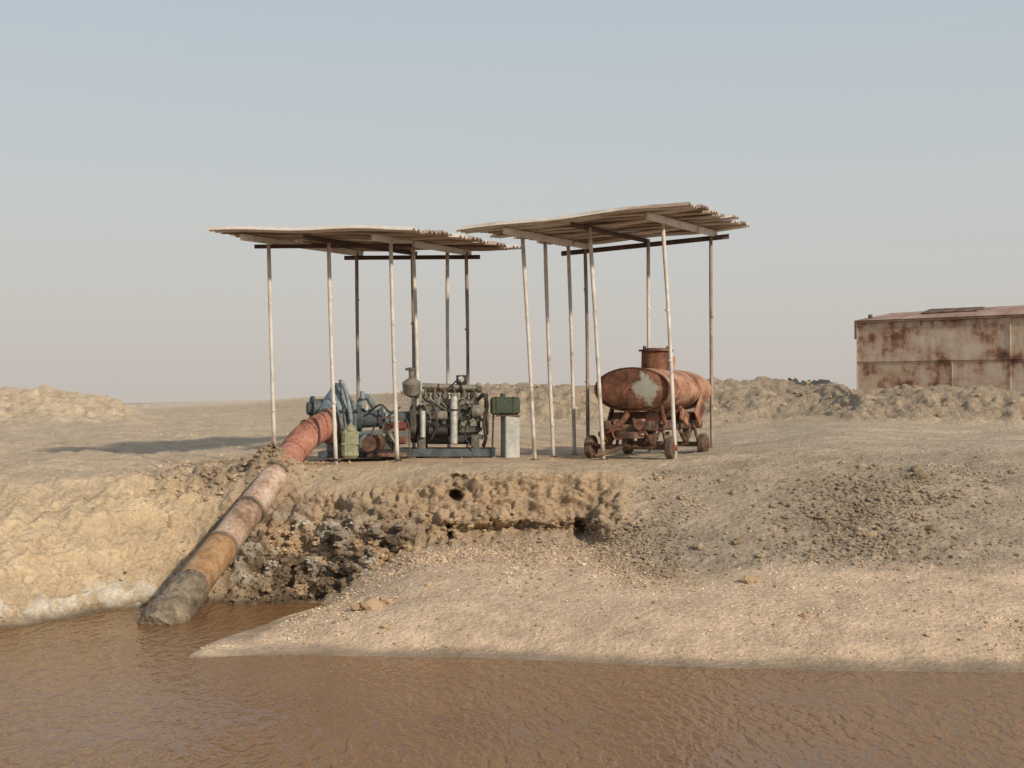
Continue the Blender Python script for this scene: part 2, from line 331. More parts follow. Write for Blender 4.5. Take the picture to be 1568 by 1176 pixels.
# ------------------------------------------------------------ stones (one object)
def ico(sub):
    bm=bmesh.new(); bmesh.ops.create_icosphere(bm,subdivisions=sub,radius=1)
    v=np.array([x.co[:] for x in bm.verts]); f=np.array([[w.index for w in q.verts] for q in bm.faces]); bm.free(); return v,f
T1=ico(1);T2=ico(2)
Pf=P.reshape(-1,3);Kf=K.reshape(-1,3)
ga=np.linalg.norm(np.cross(np.gradient(P,axis=1),np.gradient(P,axis=0)),axis=-1)
clus=sm(fbm(X*.9,Y*.9,Z*.9,4,21),-.05,.45)
VV=[];FF=[];KK=[];off=0
def scatter(mask,n,smin,smax,T,tint=(1,1,1),flat=.7,power=2.5,sink=.2,dv=.25):
    global off
    w=(mask*ga*(P[...,2]>.03)).ravel(); w=w/w.sum(); i=rng.choice(len(w),n,p=w)
    c=Pf[i]+rng.normal(0,.015,(n,3))*[1,1,0]; s=smin+(smax-smin)*rng.random(n)**power
    V,F=T; m=len(V)
    A=rng.normal(size=(n,3,3)); Q,_=np.linalg.qr(A)
    sc=s[:,None]*(rng.uniform(.55,1.1,(n,3)))
    v=V[None]*(1+rng.uniform(-.22,.22,(n,m,1)))*sc[:,None,:]
    v=np.einsum('nij,nmj->nmi',Q,v); v[...,2]*=flat
    v=v+c[:,None,:]; v[...,2]+=(s*flat*.45-s*sink)[:,None]
    k=Kf[i]*np.array(tint)*(1+rng.uniform(-dv,dv,(n,1)))
    VV.append(v.reshape(-1,3)); FF.append((F[None]+ (np.arange(n)*m)[:,None,None]+off).reshape(-1,3)); KK.append(np.repeat(k,m,0)); off+=n*m
scatter(slope*(.12+clus)*sm(U,930,1030)*(U<1900)*(S<7.3),4000,.006,.036,T1,(.95,.93,.9),power=3)
scatter(slope*(.1+clus)*(U<1800)*(S<7),150,.03,.085,T2,(.85,.81,.75),power=3)
cone=np.exp(-((U-975)/60)**2)*band(3.2,5.4,.4); scatter(cone,3000,.006,.034,T1,(.80,.78,.75))
cone2=np.exp(-((U-1330)/110)**2)*band(3.8,6.4,.4); scatter(cone2*(.3+clus),3200,.008,.050,T1,(.78,.75,.71),power=3)
scatter(beach*(U>300)*(U<1900)*(.35+clus),9000,.005,.020,T1,(1.12,1.1,1.06),dv=.45)
scatter(beach*(U>300)*(U<1900)*(S>1.4)*(.1+clus),2200,.007,.032,T1,(.55,.53,.50),dv=.3,power=3)
scatter(band(3.6,5.1,.3)*sm(U,520,620)*(U<1000),1800,.008,.04,T1,(.95,.93,.9))
scatter(beach*(U<1900)*(S>1.5),50,.025,.05,T2,(.72,.67,.6))
scatter(band(4.9,6.3,.3)*np.exp(-((U-470)/110)**2),520,.02,.075,T2,(1,.97,.92),power=2.6,sink=.45)
scatter(band(4.9,6.6,.3)*np.exp(-((U-470)/110)**2),1100,.01,.04,T1,(1.1,1.05,1))
scatter(band(4.9,6.1,.3)*np.exp(-((U-585)/55)**2),130,.04,.12,T2,(.75,.72,.68),power=1.8,sink=.45,flat=.6)
scatter(cliff*band(5,5.8,.2),700,.012,.05,T1,(.95,.95,.95))
scatter(leftbank*(U>-400),600,.01,.04,T1)
scatter(cl,700,.02,.07,T1,(.85,.82,.8))
scatter(heap*(U>0),160,.02,.06,T1,(.9,.88,.85))
scatter(bermm*(U<1700),1400,.02,.10,T1,(.9,.89,.86),power=3)
scatter(band(7.5,10,.3)*(U>-300)*(U<1800),1500,.008,.03,T1)
scatter(moundl*(U>-500),200,.04,.14,T1)
def ground_at(x,y):
    d=(P[...,0]-x)**2+(P[...,1]-y)**2; j=np.argmin(d.ravel()); return Pf[j],Kf[j]
for x,y,s in [(-1.68,16.9,.12),(-1.52,17.0,.08),(-1.78,17.0,.05),(2.9,17.3,.09),(2.05,17.8,.07),(5.9,20.6,.11),(5.95,20.9,.08),(4.2,19.3,.08),(4.9,18.6,.07),(5.6,18.9,.08),(3.0,18.8,.07),(3.3,16.0,.05)]:
    g,kk=ground_at(x,y)
    for q in range(3):
        V,F=T2; v=V*(1+rng.uniform(-.25,.25,(len(V),1)))*s*(1 if q==0 else rng.uniform(.4,.7))*np.array([1.1,.9,.75])+g+[rng.normal()*s*.7*(q>0),rng.normal()*s*.5*(q>0),s*(.3 if q==0 else .15)]
        VV.append(v);FF.append(F+off);KK.append(np.repeat((kk*np.array([.66,.62,.57]))[None],len(V),0)); off+=len(V)
st=make_mesh('stones',np.concatenate(VV),np.concatenate(FF),np.clip(np.concatenate(KK),.02,.75),smooth=False)
st.data.materials.append(earth_mat('stone_earth',.4,40,30,bd=.03))

# ------------------------------------------------------------ water
bm=bmesh.new()
vs=[bm.verts.new((x,y,0)) for x,y in [(-90,-40),(90,-40),(90,24),(-90,24)]]; bm.faces.new(vs)
me=bpy.data.meshes.new('water'); bm.to_mesh(me); bm.free(); w=bpy.data.objects.new('water',me); scene.collection.objects.link(w)
m,nt,b=new_mat('muddy_water'); N=nt.nodes;L=nt.links
tc=N.new('ShaderNodeTexCoord')
def nz(scale,st,rot,det=3,dist=0):
    mp=N.new('ShaderNodeMapping'); mp.inputs['Scale'].default_value=st; mp.inputs['Rotation'].default_value=(0,0,rot)
    L.new(tc.outputs['Object'],mp.inputs['Vector']); n=N.new('ShaderNodeTexNoise'); n.inputs['Scale'].default_value=scale; n.inputs['Detail'].default_value=det; n.inputs['Distortion'].default_value=dist
    L.new(mp.outputs[0],n.inputs['Vector']); return n
a=nz(6,(1.5,.6,1),.8,2,.5); c=nz(17,(1,.6,1),-.3,2,.3); d=nz(.35,(1,1,1),0,3)
mx=N.new('ShaderNodeMath'); mx.operation='MULTIPLY_ADD'; L.new(c.outputs['Fac'],mx.inputs[0]); mx.inputs[1].default_value=.3; L.new(a.outputs['Fac'],mx.inputs[2])
amp=N.new('ShaderNodeMapRange'); amp.inputs['From Min'].default_value=.38; amp.inputs['From Max'].default_value=.62; amp.inputs['To Min'].default_value=.4; amp.inputs['To Max'].default_value=1.0
L.new(d.outputs['Fac'],amp.inputs['Value'])
bp=N.new('ShaderNodeBump'); bp.inputs['Distance'].default_value=.075; L.new(amp.outputs[0],bp.inputs['Strength']); L.new(mx.outputs[0],bp.inputs['Height']); L.new(bp.outputs[0],b.inputs['Normal'])
r=N.new('ShaderNodeValToRGB'); r.color_ramp.elements[0].position=.35; r.color_ramp.elements[0].color=(.175,.082,.028,1); r.color_ramp.elements[1].position=.65; r.color_ramp.elements[1].color=(.22,.112,.042,1)
L.new(d.outputs['Fac'],r.inputs['Fac']); L.new(r.outputs[0],b.inputs['Base Color'])
b.inputs['Roughness'].default_value=.12; b.inputs['IOR'].default_value=1.33
me.materials.append(m)

# ------------------------------------------------------------ canopies
def canopy(name,FL,FR,RR,RL,posts,nstrip,mats,beams):
    FL,FR,RR,RL=map(Vector,(FL,FR,RR,RL)); cen=(FL+FR+RR+RL)/4
    B=Builder(name,(cen.x,cen.y,1.87))
    def pt(s,t): return (FL.lerp(FR,s)).lerp(RL.lerp(RR,s),t)
    def zat(x,y):
        t=(y-FL.y)/(RL.y-FL.y); a=FL.lerp(RL,t); c=FR.lerp(RR,t); s=(x-a.x)/(c.x-a.x); return a.lerp(c,s).z
    for k in range(nstrip):
        t0=k/nstrip-.004; t1=(k+1)/nstrip+.006
        mt=mats[k%len(mats)]; bmx=B.bm('roof_sheet_%d'%(k+1),mt)
        o0=random.uniform(-.05,.03); o1=1+random.uniform(-.04,.045); zo=random.uniform(0,.035); sk=random.uniform(-.03,.03)
        nw=6; ns=10; grid=[]
        for i in range(nw+1):
            row=[]
            for j in range(ns+1):
                p=pt(o0+(o1-o0)*j/ns,t0+(t1-t0)*i/nw)
                h=.024*(1 if (i%2) else -1)+zo+sk*(i/nw-.5)+.02*math.sin(j*1.1+k*1.7)*(.5+.5*(j/ns))
                row.append(p+Vector((0,0,h)))
            grid.append(row)
        top=[[bmx.verts.new(p+Vector((0,0,.006))) for p in r_] for r_ in grid]; bot=[[bmx.verts.new(p-Vector((0,0,.006))) for p in r_] for r_ in grid]
        for i in range(nw):
            for j in range(ns):
                bmx.faces.new((top[i][j],top[i+1][j],top[i+1][j+1],top[i][j+1])); bmx.faces.new((bot[i][j],bot[i][j+1],bot[i+1][j+1],bot[i+1][j]))
            for j in (0,ns): bmx.faces.new((top[i][j],top[i+1][j],bot[i+1][j],bot[i][j]))
        for j in range(ns):
            for i in (0,nw): bmx.faces.new((top[i][j],top[i][j+1],bot[i][j+1],bot[i][j]))
    n=0
    for (x,y,lean,mt) in posts:
        n+=1; z=zat(x,y)-.07
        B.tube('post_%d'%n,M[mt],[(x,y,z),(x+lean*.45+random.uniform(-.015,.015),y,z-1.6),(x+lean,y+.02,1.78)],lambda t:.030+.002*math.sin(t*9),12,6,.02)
        for q in (random.uniform(.2,.4),random.uniform(.55,.9)):
            zz=z+(1.87-z)*q; xx=x+lean*(z-zz)/(z-1.87)
            B.cyl('post_%d'%n,M[mt],(xx,y,zz),(xx,y,zz+.035),.036,seg=10)
        B.box('foot_%d'%n,M['rustdark'],(x+lean,y+.02,1.87),(.11,.11,.03),random.random())
    k=0
    for (x0,y0,x1,y1,mt,dz,th) in beams:
        k+=1; a=Vector((x0,y0,zat(x0,y0)+dz)); c=Vector((x1,y1,zat(x1,y1)+dz)); d=c-a
        rot=math.atan2(d.y,d.x); tl=-math.atan2(d.z,math.hypot(d.x,d.y)); mid=(a+c)/2
        B.box('beam_%d'%k,M[mt],mid,(d.length,th*.5,th),rot,(0,tl),.004)
        B.box('beam_%d_flange'%k,M[mt],mid+Vector((0,0,th*.5+.006)),(d.length,th,.01),rot,(0,tl),.0)
    return B.finish()
canopy('metal_canopy',(-4.47,21.0,5.30),(-1.39,21.0,5.32),(.18,24.8,5.43),(-2.9,24.8,5.41),
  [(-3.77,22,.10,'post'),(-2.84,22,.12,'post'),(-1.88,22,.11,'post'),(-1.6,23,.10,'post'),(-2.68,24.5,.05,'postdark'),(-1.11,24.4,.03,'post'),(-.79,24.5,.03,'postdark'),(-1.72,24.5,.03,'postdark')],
  10,[M['sheet'],M['sheetdark'],M['sheetdark']],
  [(-4.05,21.25,-2.6,24.7,'beamlight',-.085,.08),(-3.12,21.3,-1.66,24.7,'beamdark',-.085,.06),(-2.1,21.4,-.72,24.7,'beamlight',-.085,.08),
   (-4.0,22.06,-1.55,22.06,'beamdark',-.16,.05),(-2.9,24.55,-.55,24.55,'beamdark',-.16,.06)])
canopy('metal_canopy',(-.77,21.2,5.35),(2.54,20.8,5.68),(4.2,24.8,5.82),(.92,24.8,5.48),
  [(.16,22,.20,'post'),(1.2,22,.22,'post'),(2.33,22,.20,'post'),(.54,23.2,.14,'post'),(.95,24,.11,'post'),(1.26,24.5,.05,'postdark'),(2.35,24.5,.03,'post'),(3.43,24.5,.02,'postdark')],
  10,[M['sheet'],M['sheet'],M['sheetdark']],
  [(-.12,21.3,1.36,24.7,'beamlight',-.085,.08),(.9,21.4,2.37,24.7,'beamdark',-.085,.06),(2.0,21.2,3.55,24.7,'beamlight',-.085,.09),
   (.85,24.55,3.75,24.55,'beamdark',-.16,.07)])

# ------------------------------------------------------------ tank trailer
B=Builder('rusty_tank_trailer',(2.4,23.3,1.87))
ax=Vector((.40,.917,0)).normalized(); pr=Vector((.917,-.40,0)).normalized()
c0=Vector((1.88,22.35,2.96)); L0=2.5
def tp(t,s,z): 
    q=c0+ax*t+pr*s; return Vector((q.x,q.y,z))
B.loft('tank_shell',M['rustlight'],c0,ax,[(0.03,.60),(.08,.62),(.80,.62),(.81,.632),(.84,.632),(.85,.62),(L0*.68-.02,.62),(L0*.68,.635),(L0*.68+.03,.62),(L0-.08,.62),(L0,.58)],40,asp=.56)
B.loft('tank_front_end',M['rust'],c0,ax,[(-.085,.02),(-.08,.25),(-.06,.42),(-.03,.53),(0.0,.585),(.03,.60)],40,asp=.56,caps=False)
B.loft('tank_front_rim',M['rust'],c0,ax,[(0.0,.60),(.0,.63),(.05,.63),(.05,.60)],40,asp=.56,caps=False)
dm=tp(1.25,0,0)
B.loft('filler_dome',M['rust'],(dm.x,dm.y,3.22),(0,0,1),[(0,.25),(.26,.24),(.38,.24)],24)
B.loft('filler_lid',M['rustdark'],(dm.x,dm.y,3.60),(0,0,1),[(0,.29),(.025,.29),(.03,.22),(.05,.2)],24)
for s in (-.2,.18): B.box('dome_hinges',M['rustdark'],(dm.x+s,dm.y-.1,3.65),(.05,.05,.07))
B.box('dome_side_box',M['rustlight'],tp(1.5,.16,3.42),(.14,.14,.2),.4)
RA=math.atan2(.917,.4)
for s in (-.33,.33): B.box('chassis_rails',M['rustdark'],tp(1.2,s,2.40),(3.0,.07,.14),RA)
for t in (-.1,.3,1.0,1.7,2.4): B.box('cross_members',M['rustdark'],tp(t,0,2.36),(.08,.9,.10),RA)
for t in (.25,1.25,2.25):
    for s in (-.42,.42):
        B.box('tank_saddles',M['rust'],tp(t,s,2.62),(.10,.05,.42),RA,(.25 if s<0 else -.25,0))
    B.box('tank_saddles',M['rust'],tp(t,0,2.53),(.07,.8,.14),RA)
B.box('rear_gusset',M['rustlight'],tp(1.9,.56,2.62),(.5,.03,.36),RA,(.2,0.5))
B.box('rear_gusset',M['rust'],tp(1.2,.5,2.52),(.4,.05,.2),RA,(0,.3))
i=0
for t in (-.05,1.75):
    B.cyl('axles',M['rustdark'],tp(t,-.62,2.06),tp(t,.62,2.06),.04)
    for s in (-.66,.66):
        i+=1; c=tp(t,s,2.055); aa=pr*(1 if s>0 else -1)
        B.loft('wheel_%d'%i,M['rubber'],c-aa*.06,aa,[(0,.09),(0,.165),(.02,.185),(.10,.185),(.12,.165),(.12,.1)],22)
        B.loft('hub_%d'%i,M['rust'],c-aa*.07,aa,[(0,.045),(.0,.105),(.14,.105),(.145,.05),(.17,.045)],14)
    for s in (-.36,.36):
        B.tube('leaf_springs',M['rustdark'],[tp(t-.38,s,2.30),tp(t,s,2.13),tp(t+.38,s,2.30)],.028,8)
        B.tube('leaf_springs',M['rustdark'],[tp(t-.25,s,2.21),tp(t,s,2.11),tp(t+.25,s,2.21)],.026,8)
        B.box('spring_hangers',M['rustdark'],tp(t,s,2.22),(.08,.1,.28),RA)
        B.cyl('jack_legs',M['rustdark'],tp(t+.5,s,2.34),tp(t+.55,s*1.2,2.0),.025)
B.tube('drain_pipe',M['rust'],[tp(.1,-.1,2.62),tp(-.05,-.1,2.5),tp(-.12,-.25,2.35),tp(-.1,-.5,2.25)],.05)
B.cyl('drain_valve',M['rustlight'],tp(-.15,.22,2.42),tp(-.30,.22,2.42),.08)
B.cyl('drain_valve',M['rustdark'],tp(-.18,.22,2.25),tp(-.18,.22,2.5),.06)
B.tube('valve_wheel',M['rust'],[tp(-.28,-.12+.1*math.cos(q),2.28+.1*math.sin(q)) for q in [i*math.pi/4 for i in range(9)]],.014,6,3)
B.cyl('turntable',M['rustdark'],tp(0,0,2.2),tp(0,0,2.3),.3,seg=24)
B.tube('tow_bar',M['rustdark'],[tp(-.1,0,2.1),tp(-.5,-.25,1.98),tp(-.75,-.35,1.93)],.03,8)
for k in range(12):
    t=random.uniform(-.1,2.2); s=random.uniform(-.4,.45); B.box('brackets',M['rustdark'],tp(t,s,random.uniform(2.15,2.45)),(random.uniform(.06,.2),random.uniform(.05,.14),random.uniform(.06,.18)),random.uniform(0,3),(random.uniform(-.4,.4),0))
tr=B.finish()
m=M['rust'].copy(); m.name='tank_end_rust_with_paint_remnant'; nt=m.node_tree;N=nt.nodes;L=nt.links; b=N['Principled BSDF']
src=b.inputs['Base Color'].links[0].from_socket
tc=N.new('ShaderNodeTexCoord'); dist=N.new('ShaderNodeVectorMath'); dist.operation='DISTANCE'
pc=tp(-.07,.24,2.96)-Vector((2.4,23.3,1.87)); dist.inputs[1].default_value=pc; L.new(tc.outputs['Object'],dist.inputs[0])
n=N.new('ShaderNodeTexNoise'); n.inputs['Scale'].default_value=5; n.inputs['Detail'].default_value=10; n.inputs['Roughness'].default_value=.75; L.new(tc.outputs['Object'],n.inputs['Vector'])
ma=N.new('ShaderNodeMath'); ma.operation='MULTIPLY_ADD'; L.new(n.outputs['Fac'],ma.inputs[0]); ma.inputs[1].default_value=.8; L.new(dist.outputs['Value'],ma.inputs[2])
mr=N.new('ShaderNodeMapRange'); mr.inputs['From Min'].default_value=.54; mr.inputs['From Max'].default_value=.62; mr.inputs['To Min'].default_value=.8; mr.inputs['To Max'].default_value=0
L.new(ma.outputs[0],mr.inputs['Value']); mxc=N.new('ShaderNodeMix'); mxc.data_type='RGBA'; L.new(mr.outputs[0],mxc.inputs['Factor']); L.new(src,mxc.inputs['A']); mxc.inputs['B'].default_value=(.33,.34,.29,1)
L.new(mxc.outputs['Result'],b.inputs['Base Color'])
for ch in tr.children:
    if ch.name.startswith('tank_front_end'): ch.data.materials[0]=m

# ------------------------------------------------------------ pump
B=Builder('centrifugal_pump',(-2.75,23.0,1.87))
B.loft('volute',M['blue'],(-2.82,23.05,2.22),(0,0,1),[(0,.26),(.1,.33),(.28,.36),(.40,.34),(.46,.31),(.56,.25),(.66,.19),(.74,.13),(.78,.12)],32)
B.loft('volute_flange',M['bluedark'],(-2.82,23.05,2.60),(0,0,1),[(0,.385),(.035,.385),(.035,.33)],32)
for i in range(16):
    q=i*math.pi/8; B.cyl('flange_bolts',M['bluedark'],(-2.82+.36*math.cos(q),23.05+.36*math.sin(q),2.63),(-2.82+.36*math.cos(q),23.05+.36*math.sin(q),2.67),.016,seg=6)
B.loft('bearing_cap',M['bluedark'],(-2.82,23.05,3.0),(0,0,1),[(0,.09),(.04,.09),(.07,.05)],16)
B.loft('discharge_flange',M['bluedark'],(-3.06,23.1,2.66),(-.9,-.35,0),[(0,.15),(.16,.15),(.16,.20),(.20,.20),(.20,.12),(.27,.1)],24)
B.tube('priming_pipe',M['blue'],[(-2.74,22.8,3.1),(-2.66,22.72,2.95),(-2.60,22.68,2.7),(-2.58,22.72,2.45)],.035,10)
B.tube('arch_pipe',M['blue'],[(-2.5,23.1,2.6),(-2.45,23.1,2.80),(-2.35,23.1,2.84),(-2.27,23.1,2.72),(-2.2,23.1,2.6)],.05,10)
B.cyl('arch_pipe',M['bluedark'],(-2.42,23.0,2.82),(-2.42,23.0,2.94),.04)
B.loft('bearing_housing',M['bluedark'],(-2.5,23.1,2.5),(1,0,0),[(0,.22),(.06,.22),(.06,.16),(.35,.14),(.35,.18),(.4,.18),(.4,.09),(.85,.08)],24)
B.loft('shaft_coupling',M['blue'],(-2.05,23.1,2.5),(1,0,0),[(0,.12),(.05,.12),(.06,.09),(.09,.12),(.14,.12)],20)
B.box('pedestal',M['blue'],(-2.6,23.05,2.08),(.75,.5,.36),0,bev=.03)
B.box('pedestal_skid',M['bluedark'],(-2.5,23.05,1.92),(1.2,.62,.1))
B.cyl('oil_cup',M['pale'],(-2.35,22.95,2.63),(-2.35,22.95,2.72),.03)
B.tube('hose',M['black'],[(-2.3,22.85,2.6),(-2.1,22.75,2.72),(-1.95,22.8,2.6),(-1.8,22.9,2.68)],.018,8)
B.cyl('lever',M['black'],(-2.66,22.62,2.35),(-2.74,22.6,3.12),.013)
B.finish()

# ------------------------------------------------------------ suction pipe
B=Builder('suction_pipe',(-3.6,21,1.3))
B.loft('pump_flange',M['bluedark'],(-2.84,22.78,2.38),(-.8,-.55,-.05),[(0,.25),(0,.30),(.05,.30),(.05,.24)],26)
B.tube('elbow',M['pipered'],[(-2.84,22.80,2.38),(-3.0,22.68,2.37),(-3.18,22.50,2.27),(-3.32,22.3,2.12),(-3.40,22.12,1.98)],.225,28,8)
for p,d in [((-3.02,22.66,2.37),(-.8,-.6,-.1)),((-3.18,22.5,2.28),(-.66,-.62,-.42)),]:
    B.loft('elbow_welds',M['pipered'],p,d,[(0,.22),(0,.238),(.03,.238),(.03,.22)],26)
B.loft('upper_flange',M['pipered'],(-2.93,22.74,2.38),(-.8,-.55,-.05),[(0,.24),(0,.285),(.045,.285),(.045,.22)],26)
pb=Vector((-3.40,22.12,1.98)); pe=Vector((-4.42,17.9,-.06)); dv=pe-pb; lp=lambda f: pb+dv*f
B.tube('red_section',M['pipered'],[lp(0),lp(.08),lp(.16)],.215,28,4,.008)
B.tube('faded_section',M['pipepink'],[lp(.155),lp(.27),lp(.38)],.205,28,4,.008)
B.tube('worn_section',M['pipebrown'],[lp(.385),lp(.48),lp(.585)],.215,28,4,.010)
B.tube('rusty_section',M['pipeorange'],[lp(.59),lp(.72),lp(.86)],.232,28,5,.016)
B.tube('mud_crusted_end',M['pipemud'],[lp(.79),lp(.84),lp(.89),lp(.94),lp(.98),lp(1.03)],lambda t:.228+.05*min(1,t*2)+.022*math.sin(t*11),30,6,.07)
for f in (.155,.382,.587):
    B.loft('joint_collars',M['pipemud'],lp(f-.004),dv,[(0,.20),(0,.240),(.05,.240),(.05,.20)],28)
B.finish()

# ------------------------------------------------------------ diesel engine
B=Builder('diesel_engine',(-1.1,23.1,1.87))
E=M['engine']
B.box('block',E,(-1.02,23.15,2.48),(1.0,.46,.46),bev=.03)
B.box('sump',M['black'],(-1.05,23.15,2.18),(.85,.34,.2),bev=.04)
B.box('head',M['enginel'],(-1.0,23.15,2.76),(.92,.40,.10),bev=.015)
for k in range(6):
    x=-1.4+k*.155
    B.box('rocker_covers',E,(x,23.13,2.86),(.12,.26,.11),bev=.025)
    B.cyl('injectors',M['enginel'],(x,22.95,2.8),(x,22.90,2.98),.017,seg=8)
    B.tube('injector_lines',M['enginel'],[(x,22.90,2.97),(x+.04,22.84,2.85),(-1.0+.02*k,22.84,2.6)],.008,6,4)
    B.box('crankcase_doors',M['enginel'],(x,22.91,2.45),(.11,.03,.16),bev=.01)
    B.tube('exhaust_branches',M['rustdark'],[(x,23.32,2.78),(x,23.45,2.85),(x,23.48,2.95)],.035,8,3)
B.cyl('exhaust_manifold',M['rustdark'],(-1.45,23.48,2.97),(-.5,23.48,2.97),.055)
B.cyl('air_intake',M['enginel'],(-1.45,22.98,3.02),(-.55,22.98,2.99),.05)
for x in (-1.2,-.85): B.loft('air_intake_clamps',M['black'],(x,22.98,3.005),(1,0,0),[(0,.058),(.03,.058)],14)
B.loft('air_cleaner',M['enginel'],(-1.62,22.95,3.0),(0,-.3,1),[(-.16,.05),(-.1,.14),(.08,.15),(.12,.1),(.15,.05)],22)
B.cyl('air_cleaner_stack',M['enginel'],(-1.62,22.95,3.1),(-1.62,22.9,3.3),.045)
B.loft('rain_cap',M['enginel'],(-1.64,22.9,3.27),(0,0,1),[(0,.07),(.03,.09),(.05,.03)],16)
B.loft('flywheel_housing',E,(-1.66,23.15,2.42),(1,0,0),[(0,.26),(.03,.32),(.1,.33),(.14,.27)],28)
B.cyl('coupling',M['bluedark'],(-1.86,23.12,2.48),(-1.62,23.12,2.48),.13)
B.box('radiator',M['engine'],(-1.58,23.15,2.72),(.07,.5,.5),bev=.015)
B.cyl('oil_filter',M['silver'],(-.93,22.78,2.1),(-.93,22.78,2.86),.058,seg=20)
B.loft('oil_filter_cap',M['enginel'],(-.93,22.78,2.86),(0,0,1),[(0,.07),(.03,.07),(.05,.03)],16)
B.cyl('oil_filter_bands',M['black'],(-.93,22.78,2.62),(-.93,22.78,2.65),.063,seg=20)
B.cyl('fuel_filter',M['silver'],(-1.43,22.8,2.2),(-1.43,22.8,2.62),.045,seg=16)
B.box('injection_pump',M['enginel'],(-1.18,22.86,2.55),(.3,.12,.14),bev=.02)
B.loft('starter_motor',M['black'],(-1.35,22.85,2.3),(1,0,0),[(0,.04),(.02,.08),(.3,.08),(.32,.05)],16)
B.loft('alternator',M['enginel'],(-.66,22.84,2.62),(1,0,0),[(0,.05),(.02,.10),(.16,.10),(.2,.06)],18)
B.loft('pulley',M['rustdark'],(-.46,23.05,2.42),(1,0,0),[(0,.19),(.02,.19),(.04,.16),(.06,.19),(.08,.19)],24)
B.loft('fan_pulley',M['black'],(-.45,23.05,2.78),(1,0,0),[(0,.11),(.02,.11),(.03,.09),(.05,.11),(.06,.11)],20)
B.tube('fan_belt',M['black'],[(-.42,22.86,2.42),(-.41,22.93,2.78),(-.41,23.05,2.9),(-.41,23.17,2.78),(-.42,23.24,2.42),(-.42,23.05,2.22),(-.42,22.86,2.42)],.014,6)
B.tube('coolant_hose',M['black'],[(-.55,22.9,2.8),(-.45,22.8,2.88),(-.40,22.8,2.7),(-.45,22.8,2.45),(-.42,22.82,2.2),(-.46,22.9,2.05)],.03,8)
B.tube('coolant_hose',M['enginel'],[(-1.4,22.85,2.8),(-1.25,22.75,2.7),(-1.2,22.74,2.4),(-1.3,22.78,2.15)],.022,8)
B.tube('wiring',M['black'],[(-.6,22.8,2.8),(-.7,22.72,2.5),(-.75,22.75,2.2),(-.6,22.72,2.02)],.012,6)
B.tube('wiring',M['pale'],[(-1.0,22.85,3.0),(-.85,22.78,3.12),(-.8,22.85,2.95)],.012,6)
B.box('gauge_panel',M['black'],(-.82,22.95,3.12),(.16,.05,.15),0,(.2,0)); B.cyl('gauge',M['pale'],(-.82,22.92,3.13),(-.82,22.90,3.13),.05)
B.cyl('gauge_stem',M['black'],(-.82,22.97,2.9),(-.82,22.97,3.08),.02)
for k in range(22):
    B.box('engine_fittings',E,(random.uniform(-1.5,-.5),random.uniform(22.84,22.95),random.uniform(2.2,2.9)),(random.uniform(.03,.1),.06,random.uniform(.03,.1)),0,(random.uniform(-.3,.3),random.uniform(-.5,.5)),.006)
for k in range(16):
    x=random.uniform(-1.5,-.5);z=random.uniform(2.25,2.95); B.cyl('engine_knobs',M['enginel'],(x,22.93,z),(x,22.80,z),random.uniform(.012,.035),seg=10)
for y in (22.82,23.45): B.box('skid_rails',M['bluedark'],(-1.1,y,1.95),(1.65,.08,.13))
for x in (-1.8,-1.3,-.75,-.32): B.box('skid_cross',M['bluedark'],(x,23.13,1.95),(.08,.6,.10))
for x in (-1.45,-.6):
    for y in (22.88,23.4): B.box('engine_feet',E,(x,y,2.12),(.12,.1,.24),0,bev=.01)
B.finish()

B=Builder('fuel_tank_stand',(-.03,23.1,1.87))
B.box('tank',M['green'],(-.11,23.1,2.70),(.48,.36,.29),bev=.035)
for x in (-.25,.02): B.box('tank_straps',M['black'],(x,23.1,2.70),(.025,.37,.30),bev=.003)
B.cyl('filler_neck',M['black'],(-.15,23.1,2.83),(-.15,23.1,2.90),.04)
B.box('pedestal',M['pale'],(-.03,23.1,2.19),(.24,.34,.68),.25,bev=.015)
B.box('bearer_plate',M['rustdark'],(-.06,23.1,2.54),(.40,.34,.025),bev=.004)
B.cyl('stay',M['black'],(-.3,23.0,2.56),(-.32,22.95,1.9),.015); B.finish()

B=Builder('auxiliary_engine',(-1.95,22.55,1.87))
B.box('crankcase',M['engine'],(-2.0,22.55,2.12),(.26,.22,.26),bev=.03)
B.box('cylinder',M['rustdark'],(-1.95,22.55,2.34),(.16,.16,.16),0,(0,.2),.01)
for k in range(5): B.box('cylinder_fins',M['rustdark'],(-1.95,22.55,2.28+k*.035),(.21,.21,.01),0,(0,.2),0)
B.box('petrol_tank',M['redp'],(-1.78,22.5,2.38),(.26,.2,.14),bev=.045)
B.cyl('petrol_cap',M['pale'],(-1.78,22.5,2.44),(-1.78,22.5,2.48),.03)
B.loft('flywheel_cowl',M['rustdark'],(-2.10,22.5,2.12),(-.4,-.9,0),[(0,.13),(.06,.13),(.1,.08)],22)
B.loft('drive_pulley',M['rustdark'],(-2.24,22.42,2.10),(-.3,-.9,0),[(0,.12),(.02,.12),(.03,.10),(.05,.12),(.07,.12)],22)
B.loft('exhaust_silencer',M['rust'],(-1.86,22.42,2.16),(1,0,0),[(0,.03),(.02,.06),(.18,.06),(.2,.03)],16)
B.tube('carburettor_pipe',M['enginel'],[(-1.95,22.42,2.3),(-1.9,22.36,2.22),(-1.8,22.38,2.05)],.022,8)
B.tube('frame_tubes',M['rustdark'],[(-2.25,22.42,1.95),(-2.2,22.42,2.3),(-2.05,22.42,2.5),(-1.7,22.42,2.5),(-1.62,22.42,2.3),(-1.62,22.42,1.95)],.014,8)
B.box('base_rails',M['rustdark'],(-1.98,22.48,1.93),(.62,.06,.07)); B.box('base_rails',M['rustdark'],(-1.98,22.66,1.93),(.62,.06,.07))
